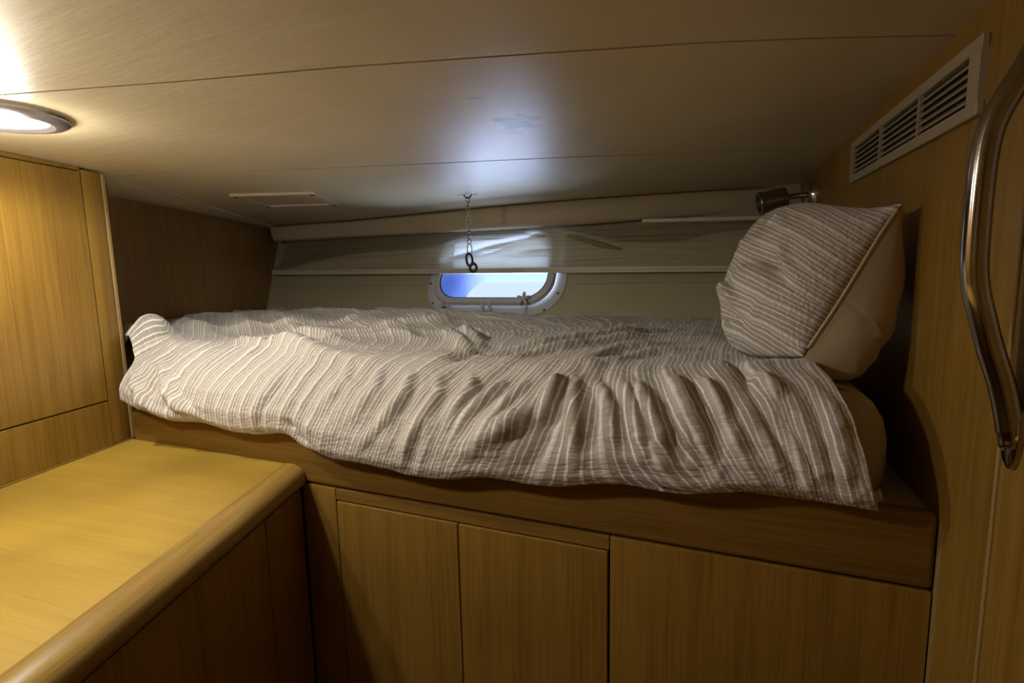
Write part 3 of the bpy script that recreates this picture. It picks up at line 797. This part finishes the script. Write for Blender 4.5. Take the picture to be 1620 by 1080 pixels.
def rail(y, z, h, x0, x1, name, label):
    bm = bmesh.new()
    prof = [(0, 0), (-.006, .001), (-.010, .004), (-.010, .010), (-.0065, .013), (-.0065, .0155), (-.011, .018), (-.011, h-.004), (-.007, h), (0.006, h), (.006, 0)]
    rows = [[(x, y(x)+p[0], z(x)+p[1]) for p in prof] for x in np.linspace(x0, x1, 30)]
    vv = [[bm.verts.new(p) for p in r] for r in rows]
    for A, B in zip(vv, vv[1:]):
        for k in range(len(A)): bm.faces.new((A[k], A[(k+1) % len(A)], B[(k+1) % len(A)], B[k]))
    bm.faces.new(vv[0]); bm.faces.new(vv[-1][::-1])
    return tag(obj(name, bm, M['rail'], smooth=True), label, 'rail')
ry = lambda x: 2.500
rz = lambda x: interp(x, [-2.67, .25], [-.012, -.040])+.004
rail(ry, rz, .030, -2.648, .235, 'curtain_rail', 'long cream curtain rail running across the top of the porthole')
rz2 = lambda x: interp(x, [-.5, .235], [.196, .176])
rail(lambda x: 2.545, rz2, .012, -.42, .235, 'upper_curtain_rail', 'short cream rail just under the pelmet, behind the pillow')

def curtain():
    NX, NV = 520, 110
    x = np.linspace(-2.63, .225, NX)[:, None]; v = np.linspace(0, 1, NV)[None, :]
    X = x+0*v; V = v+0*x
    zb = np.interp(X, [-2.63, .225], [.0225, -.0055]); zt = np.interp(X, [-2.63, -.92, -.3, .225], [.1925, .1975, .190, .176])
    Xw = X+np.where(X < -2.3, (V)*.05, 0)
    Z = zb+(zt-zb)*V
    Y = 2.503+.04*V
    # folds written as (x, v)
    FD = [([(-2.6, .08), (-2.3, .45), (-2.0, .62), (-1.7, .72)], .012, .05), ([(-2.5, .04), (-2.0, .1), (-1.5, .06)], .010, .04),
          ([(-1.55, .12), (-1.25, .50), (-1.0, .80), (-.85, .92)], .022, .05), ([(-1.5, .06), (-1.2, .30), (-.95, .58)], -.010, .05),
          ([(-.83, .95), (-.65, .60), (-.50, .36), (-.44, .30)], .020, .045), ([(-.75, .80), (-.55, .46), (-.45, .34), (-.1, .30), (.1, .30)], .012, .04),
          ([(-.12, .36), (-.02, .60), (.12, .78)], .012, .05), ([(-.16, .42), (-.11, .34), (-.09, .28)], .010, .02), ([(-1.0, .98), (-.9, .78), (-.80, .92)], .012, .04),
          ([(-1.05, .42), (-.88, .44), (-.75, .38)], .014, .05), ([(-1.2, .3), (-1.0, .25), (-.8, .28)], -.010, .05)]
    D = ridges(X, V, FD)
    st = 1/(1+np.exp(-(V-np.interp(X, [-2.63, -1.55, -.86, -.44, .2], [.1, .10, .95, .33, .30]))*38))
    D = D*1.7-.018*st
    D += .003*vnoise(X*2.5, V*16, 61)+.0015*vnoise(X*6, V*34, 62)
    P = np.stack([Xw, Y-D, Z], -1)
    vv = V+.10*np.sin(X*2.2)*V+D*6
    o = np_mesh('pleated_blind', P, np.stack([X, vv*.2], -1), M['curtain'])
    # the two laps of folded cloth that hang in front of the first layer
    for kk, line in enumerate(([(-2.56, .02), (-2.40, .20), (-2.13, .44), (-1.92, .52), (-1.64, .55), (-1.50, .62), (-1.38, .80)],
                 [(-1.72, .04), (-1.40, .16), (-1.18, .38), (-1.02, .66), (-.92, .86), (-.85, .95), (-.80, .94), (-.66, .78), (-.51, .58), (-.36, .54), (-.24, .53), (-.13, .72), (.02, .80), (.21, .84)])):
        xs = np.linspace(line[0][0], line[-1][0], 200); top = np.interp(xs, [p[0] for p in line], [p[1] for p in line])
        top = np.convolve(np.pad(top, 4, mode='edge'), np.ones(9)/9, 'valid')
        W = np.linspace(0, 1, 24)[None, :]; XX = xs[:, None]+0*W; VV = top[:, None]*W
        z0 = np.interp(XX, [-2.63, .225], [.0225, -.0055]); z1 = np.interp(XX, [-2.63, -.92, -.3, .225], [.1925, .1975, .190, .176])
        YY = 2.503+.04*VV-.010-.006*np.sin(W*pi)-.004*kk+.002*vnoise(XX*5, VV*14, 71+kk)
        ramp_ = np.clip(np.minimum(XX-xs[0], 10)/.15, 0, 1); YY += .007*(1-ramp_)
        np_mesh('folded_lap', np.stack([XX, YY, z0+(z1-z0)*VV], -1), np.stack([XX, (VV+.22*(1-W)*top[:, None]+XX*.12*(1 if kk else -1))*.2], -1), M['curtain_lap'], o)
    return tag(o, 'sheer pleated fabric stretched between rail and pelmet above the porthole', 'blind')
curtain()

# ---------------------------------------------------------------- chain and hook from the ceiling
CH = Vector((-1.076, 2.087, 0)); cz = ceilz(-1.076)+.003
ch = tag(empty('hanging_chain', (CH.x, CH.y, cz)), 'thin metal chain with a dark hook hanging in front of the porthole', 'chain')
bm = bmesh.new()
for s in (-1, 1):
    box(bm, (Vector((CH.x, CH.y, 0)), Vector((cos(.39), sin(.39), 0)), Vector((-sin(.39), cos(.39), 0))), min(s*.014, s*.042), max(s*.014, s*.042), -.006, .006, cz-.003, cz, bev=.001)
ex = Vector((cos(.39), sin(.39), 0))
tube(bm, spline([Vector((CH.x, CH.y, cz-.002))+ex*q+Vector((0, 0, -z)) for q, z in ((-.016, 0), (-.012, .008), (-.004, .014), (.004, .014), (.012, .008), (.016, 0))], 4), .0030, 8)
obj('ceiling_bracket', bm, M['dark_steel'], ch, smooth=True)
def link(c, L, Wd, r, ang, tilt=0.0, n=20):
    bm = bmesh.new(); pts = []
    for k in range(n):
        th = 2*pi*k/n; q = Wd/2*cos(th); z = L/2*sin(th)*1.0
        z = math.copysign(abs(sin(th))**.8*L/2, sin(th))
        p = Vector((q*cos(ang), q*sin(ang), z)); p.x += tilt*z
        pts.append(Vector(c)+p)
    return tube(bm, pts, r, 8, closed=True)
z = cz-.024; k = 0; first = None
while z > .105:
    px = CH.x+.0018*sin(k*1.9); lb = link((px, CH.y, z), .024, .0155, .0022, .4+(k % 2)*1.5+.3*sin(k), .12*sin(k*2.1))
    if first is None:
        first = obj('link', lb, M['dull_chrome'], ch, smooth='all', org=Vector((px, CH.y, z)))
    else:
        lb.free(); c_ = first.copy(); COL.objects.link(c_); c_.parent = ch
        c_.location = Vector((px, CH.y, z))-ORG[ch.name]; c_.rotation_euler = (0, .12*sin(k*2.1), (k % 2)*1.5+.3*sin(k))
    z -= .0175; k += 1
obj('long_link', link((CH.x+.001, CH.y, .086), .048, .020, .0023, .4), M['dull_chrome'], ch, smooth='all')
bm = link((CH.x-.001, CH.y, .042), .055, .025, .0052, .45, -.1)
obj('snap_hook', bm, M['dark_steel'], ch, smooth='all')
bm = link((CH.x+.016, CH.y, .008), .032, .028, .0058, .45)
tube(bm, [(CH.x+.006, CH.y, .026), (CH.x+.022, CH.y+.002, .026), (CH.x+.028, CH.y+.002, .018)], [.005, .006, .004], 8)
tube(bm, [(CH.x+.030, CH.y, .008), (CH.x+.038, CH.y, .007)], [.004, .002], 8)
obj('hook_ring', bm, M['dark_steel'], ch, smooth='all')

# ---------------------------------------------------------------- ceiling hatch cover
hc = tag(empty('hatch_cover', (-1.76, 1.72, .29)), 'cream rectangular hatch cover screwed to the ceiling over the berth foot', 'hatch cover')
A_, B_, C_ = Vector((-1.765, 1.49, 0)), Vector((-1.495, 1.640, 0)), Vector((-1.640, 1.945, 0)); D_ = A_+C_-B_
def quad_ring(o0, i0, zt, zb):
    bm = bmesh.new(); cen = (A_+C_)/2
    def pts(f, z): return [Vector((p.x, p.y, ceilz(p.x)+.003+z)) for p in [cen+(q-cen)*f for q in (A_, B_, C_, D_)]]
    rows = [pts(o0, zt), pts(o0, zb+.002), pts(o0*.985, zb), pts(i0*1.02, zb), pts(i0, zb+.003), pts(i0, zt)]
    V = [[bm.verts.new(p) for p in r] for r in rows]
    for a, b in zip(V, V[1:]+[V[0]]):
        for k in range(4): bm.faces.new((a[k], a[(k+1) % 4], b[(k+1) % 4], b[k]))
    return bm
obj('frame', quad_ring(1.0, .80, 0, -.012), M['bolster'], hc)
bm = bmesh.new(); cen = (A_+C_)/2
pa = [cen+(q-cen)*.795 for q in (A_, B_, C_, D_)]
prism(bm, [(p.x, p.y) for p in pa], .0, .1); 
for v in bm.verts: v.co.z = ceilz(v.co.x)+(.003 if v.co.z > .05 else -.003)
obj('panel', bm, M['bolster'], hc)
for q in (A_, B_, C_, D_):
    p = cen+(q-cen)*.90; obj('screw', lathe(bmesh.new(), (p.x, p.y, ceilz(p.x)-.009), (0, 0, -1), [(0, .009), (.0015, .0085), (.004, .003)], 12), M['screw'], hc, smooth=True)

# ---------------------------------------------------------------- ceiling downlights
def downlight(x, y, z, watts, label, side):
    dl = tag(empty('ceiling_downlight', (x, y, z)), label, 'ceiling light')
    bm = lathe(bmesh.new(), (x, y, z), (0, 0, -1), [(.0, .106), (.003, .106), (.007, .100), (.010, .088), (.0105, .082), (.006, .076), (.004, .074), (.0, .074)], 56)
    obj('bezel', bm, M['dull_chrome'] if watts == 0 else M['bezel'], dl, smooth=True)
    bm = bmesh.new(); prof = []
    for k in range(16):
        r = .0735*(1-k/16); prof.append((.004+.004*(k/16)+(.0009 if k % 2 else 0), r))
    obj('lens', lathe(bm, (x, y, z), (0, 0, -1), [(0, .0735)]+prof, 48), M['lens'], dl, smooth=True)
    obj('led_disc', lathe(bmesh.new(), (x-.012, y-.008, z-.0075), (0, 0, -1), [(0, .044), (.0025, .043), (.004, .036), (.0048, .01)], 36), M['led'], dl, smooth=True)
    # the lens throws most of its light down and some of it sideways along the headliner
    for kind, part, dz, soft in (('SPOT', 1-side, -.036, .022), ('POINT', side, -.066, .034)):
        ld = bpy.data.lights.new('lamp', kind); ld.energy = watts*part; ld.color = LAMP_COL; ld.shadow_soft_size = soft
        if kind == 'SPOT': ld.spot_size = radians(176); ld.spot_blend = .35
        lo = bpy.data.objects.new('lamp', ld); COL.objects.link(lo); lo.parent = dl; lo.location = (0, 0, dz)
    return dl
M['bezel'] = plain('satin_bezel', (.34, .32, .33), .3, .9)
downlight(-1.304, .608, ceilz(-1.304)-.004, LAMP_NEAR, 'round recessed downlight glowing white in the ceiling by the tall cabinet', .24)
d2 = downlight(-1.0, .20, ceilz(-1.0)-.009, LAMP_MAIN, 'second round downlight nearer the middle of the cabin ceiling', .66)

# ---------------------------------------------------------------- vent grille on the right wall
vg = tag(empty('vent_grille', FP(F_R, .37, .0, .2)), 'long beige vent grille with three louvred openings high on right wall', 'vent')
vx0, vx1, vz0, vz1 = -.020, .752, .200, .308
ops = [(.018, .222), (.240, .470), (.488, .722)]
def tl(x): return .010*(x-vx0)/(vx1-vx0)      # the grille sits very slightly out of level
bm = bmesh.new()
def vbox(bm, x0, x1, z0, z1, y0, y1, bev=.0):
    vs = [bm.verts.new(FP(F_R, x, y, z+tl(x))) for x in (x0, x1) for y in (y0, y1) for z in (z0, z1)]
    fs = [bm.faces.new([vs[i] for i in f]) for f in ((0, 1, 3, 2), (4, 6, 7, 5), (0, 4, 5, 1), (2, 3, 7, 6), (0, 2, 6, 4), (1, 5, 7, 3))]
    if bev: bmesh.ops.bevel(bm, geom=list({e for f in fs for e in f.edges}), offset=bev, segments=1, affect='EDGES')
vbox(bm, vx0, vx1, vz0, vz0+.020, .0, .010, .0015); vbox(bm, vx0, vx1, vz1-.019, vz1, .0, .010, .0015)
vbox(bm, vx0, ops[0][0], vz0+.0185, vz1-.0175, .0, .0095); vbox(bm, ops[2][1], vx1, vz0+.0185, vz1-.0175, .0, .0095)
for a, b in ((ops[0][1], ops[1][0]), (ops[1][1], ops[2][0])): vbox(bm, a+.003, b-.006, vz0+.0185, vz1-.0175, .0, .0085)
obj('frame', bm, M['beige_plastic'], vg)
bm = bmesh.new(); vbox(bm, vx0+.01, vx1-.01, vz0+.01, vz1-.01, .0002, .0012); obj('backing', bm, M['slat_dark'], vg)
for a, b in ops:
    for k in range(5):
        z = vz0+.024+k*.0125
        bm = bmesh.new()
        vs = [bm.verts.new(FP(F_R, x, y, zz+tl(x))) for x in (a-.002, b+.002) for (y, zz) in ((.0085, z), (.0085, z+.0022), (.0015, z+.010), (.0015, z+.0085))]
        for f in ((0, 1, 2, 3), (7, 6, 5, 4), (0, 4, 5, 1), (1, 5, 6, 2), (2, 6, 7, 3), (3, 7, 4, 0)): bm.faces.new([vs[i] for i in f])
        obj('slat', bm, M['beige_plastic'], vg)

# ---------------------------------------------------------------- grab rail on the door leaf
gr = tag(empty('grab_rail', (.30, .80, -.2)), 'curved stainless steel grab rail fixed to the right wall', 'grab rail')
gp = [(.303, .795, -.222), (.300, .797, -.195), (.2905, .80, -.150), (.276, .80, -.105), (.2655, .80, -.067), (.2575, .80, -.035), (.2535, .80, .0), (.2525, .80, .06), (.2535, .80, .115), (.258, .80, .150), (.269, .80, .180), (.284, .80, .210), (.297, .80, .245), (.302, .80, .275)]
gs = spline(gp, 6); m_ = len(gs)
gr_r = [.0135 if .04 < i/m_ < .96 else .0115 for i in range(m_)]
obj('tube', tube(bmesh.new(), gs, gr_r, 20, flat=1.0), M['steel'], gr, smooth='all')
for z in (-.205, .268):
    bm = bmesh.new()
    L0 = []
    for k in range(28):
        th = 2*pi*k/28; L0.append((.0175*cos(th), .040*sin(th)))
    rows = [[FP(F_R, -.200+p[0]*f, h, z-.005+p[1]*f) for p in L0] for h, f in ((.0045, 1), (.010, 1), (.0135, .8), (.0145, .3))]
    V = [[bm.verts.new(p) for p in r] for r in rows]
    for a, b in zip(V, V[1:]):
        for k in range(28): bm.faces.new((a[k], a[(k+1) % 28], b[(k+1) % 28], b[k]))
    bm.faces.new(V[0]); bm.faces.new(V[-1])
    fo = obj('foot', bm, M['steel'], gr, smooth=True)
    s = -1 if z < 0 else 1
    obj('screw', lathe(bmesh.new(), FP(F_R, -.197, .0135, z-.004+s*.016), F_R[2], [(0, .0048), (.0025, .0042), (.0035, .002)], 14), M['chrome'], fo, smooth=True)

# ---------------------------------------------------------------- reading light at the head of the berth
rl = tag(empty('reading_light', (.20, 2.33, .25)), 'small chrome swivel reading light on the wall above the pillow', 'reading light')
bpos = FP(F_R, 1.33, .001, .250)
obj('base', lathe(bmesh.new(), bpos, F_R[2], [(0, .055), (.006, .055), (.010, .050), (.022, .046), (.026, .050), (.031, .050), (.034, .040), (.035, .01)], 32), M['chrome'], rl, smooth=True)
j = bpos+F_R[2]*.035
h0 = Vector((.150, 2.30, .243)); h1 = Vector((.040, 2.275, .219))
obj('arm', tube(bmesh.new(), [j, j.lerp(h0, .5)+Vector((0, 0, .002)), h0], [.011, .010, .010], 12), M['dull_chrome'], rl, smooth=True)
ax = (h1-h0).normalized()
hd = obj('lamp_head', lathe(bmesh.new(), h0, ax, [(0, .030), (.003, .038), (.01, .040), (.085, .040), (.088, .043), (.096, .043), (.099, .041), (.099, .034), (.080, .030), (.079, .005)], 32), M['dull_chrome'], rl, smooth=True)

# ---------------------------------------------------------------- stand on the cabin sole
for o in list(COL.objects):
    if o.parent is None and o.type != 'CAMERA': o.location.z += EZ
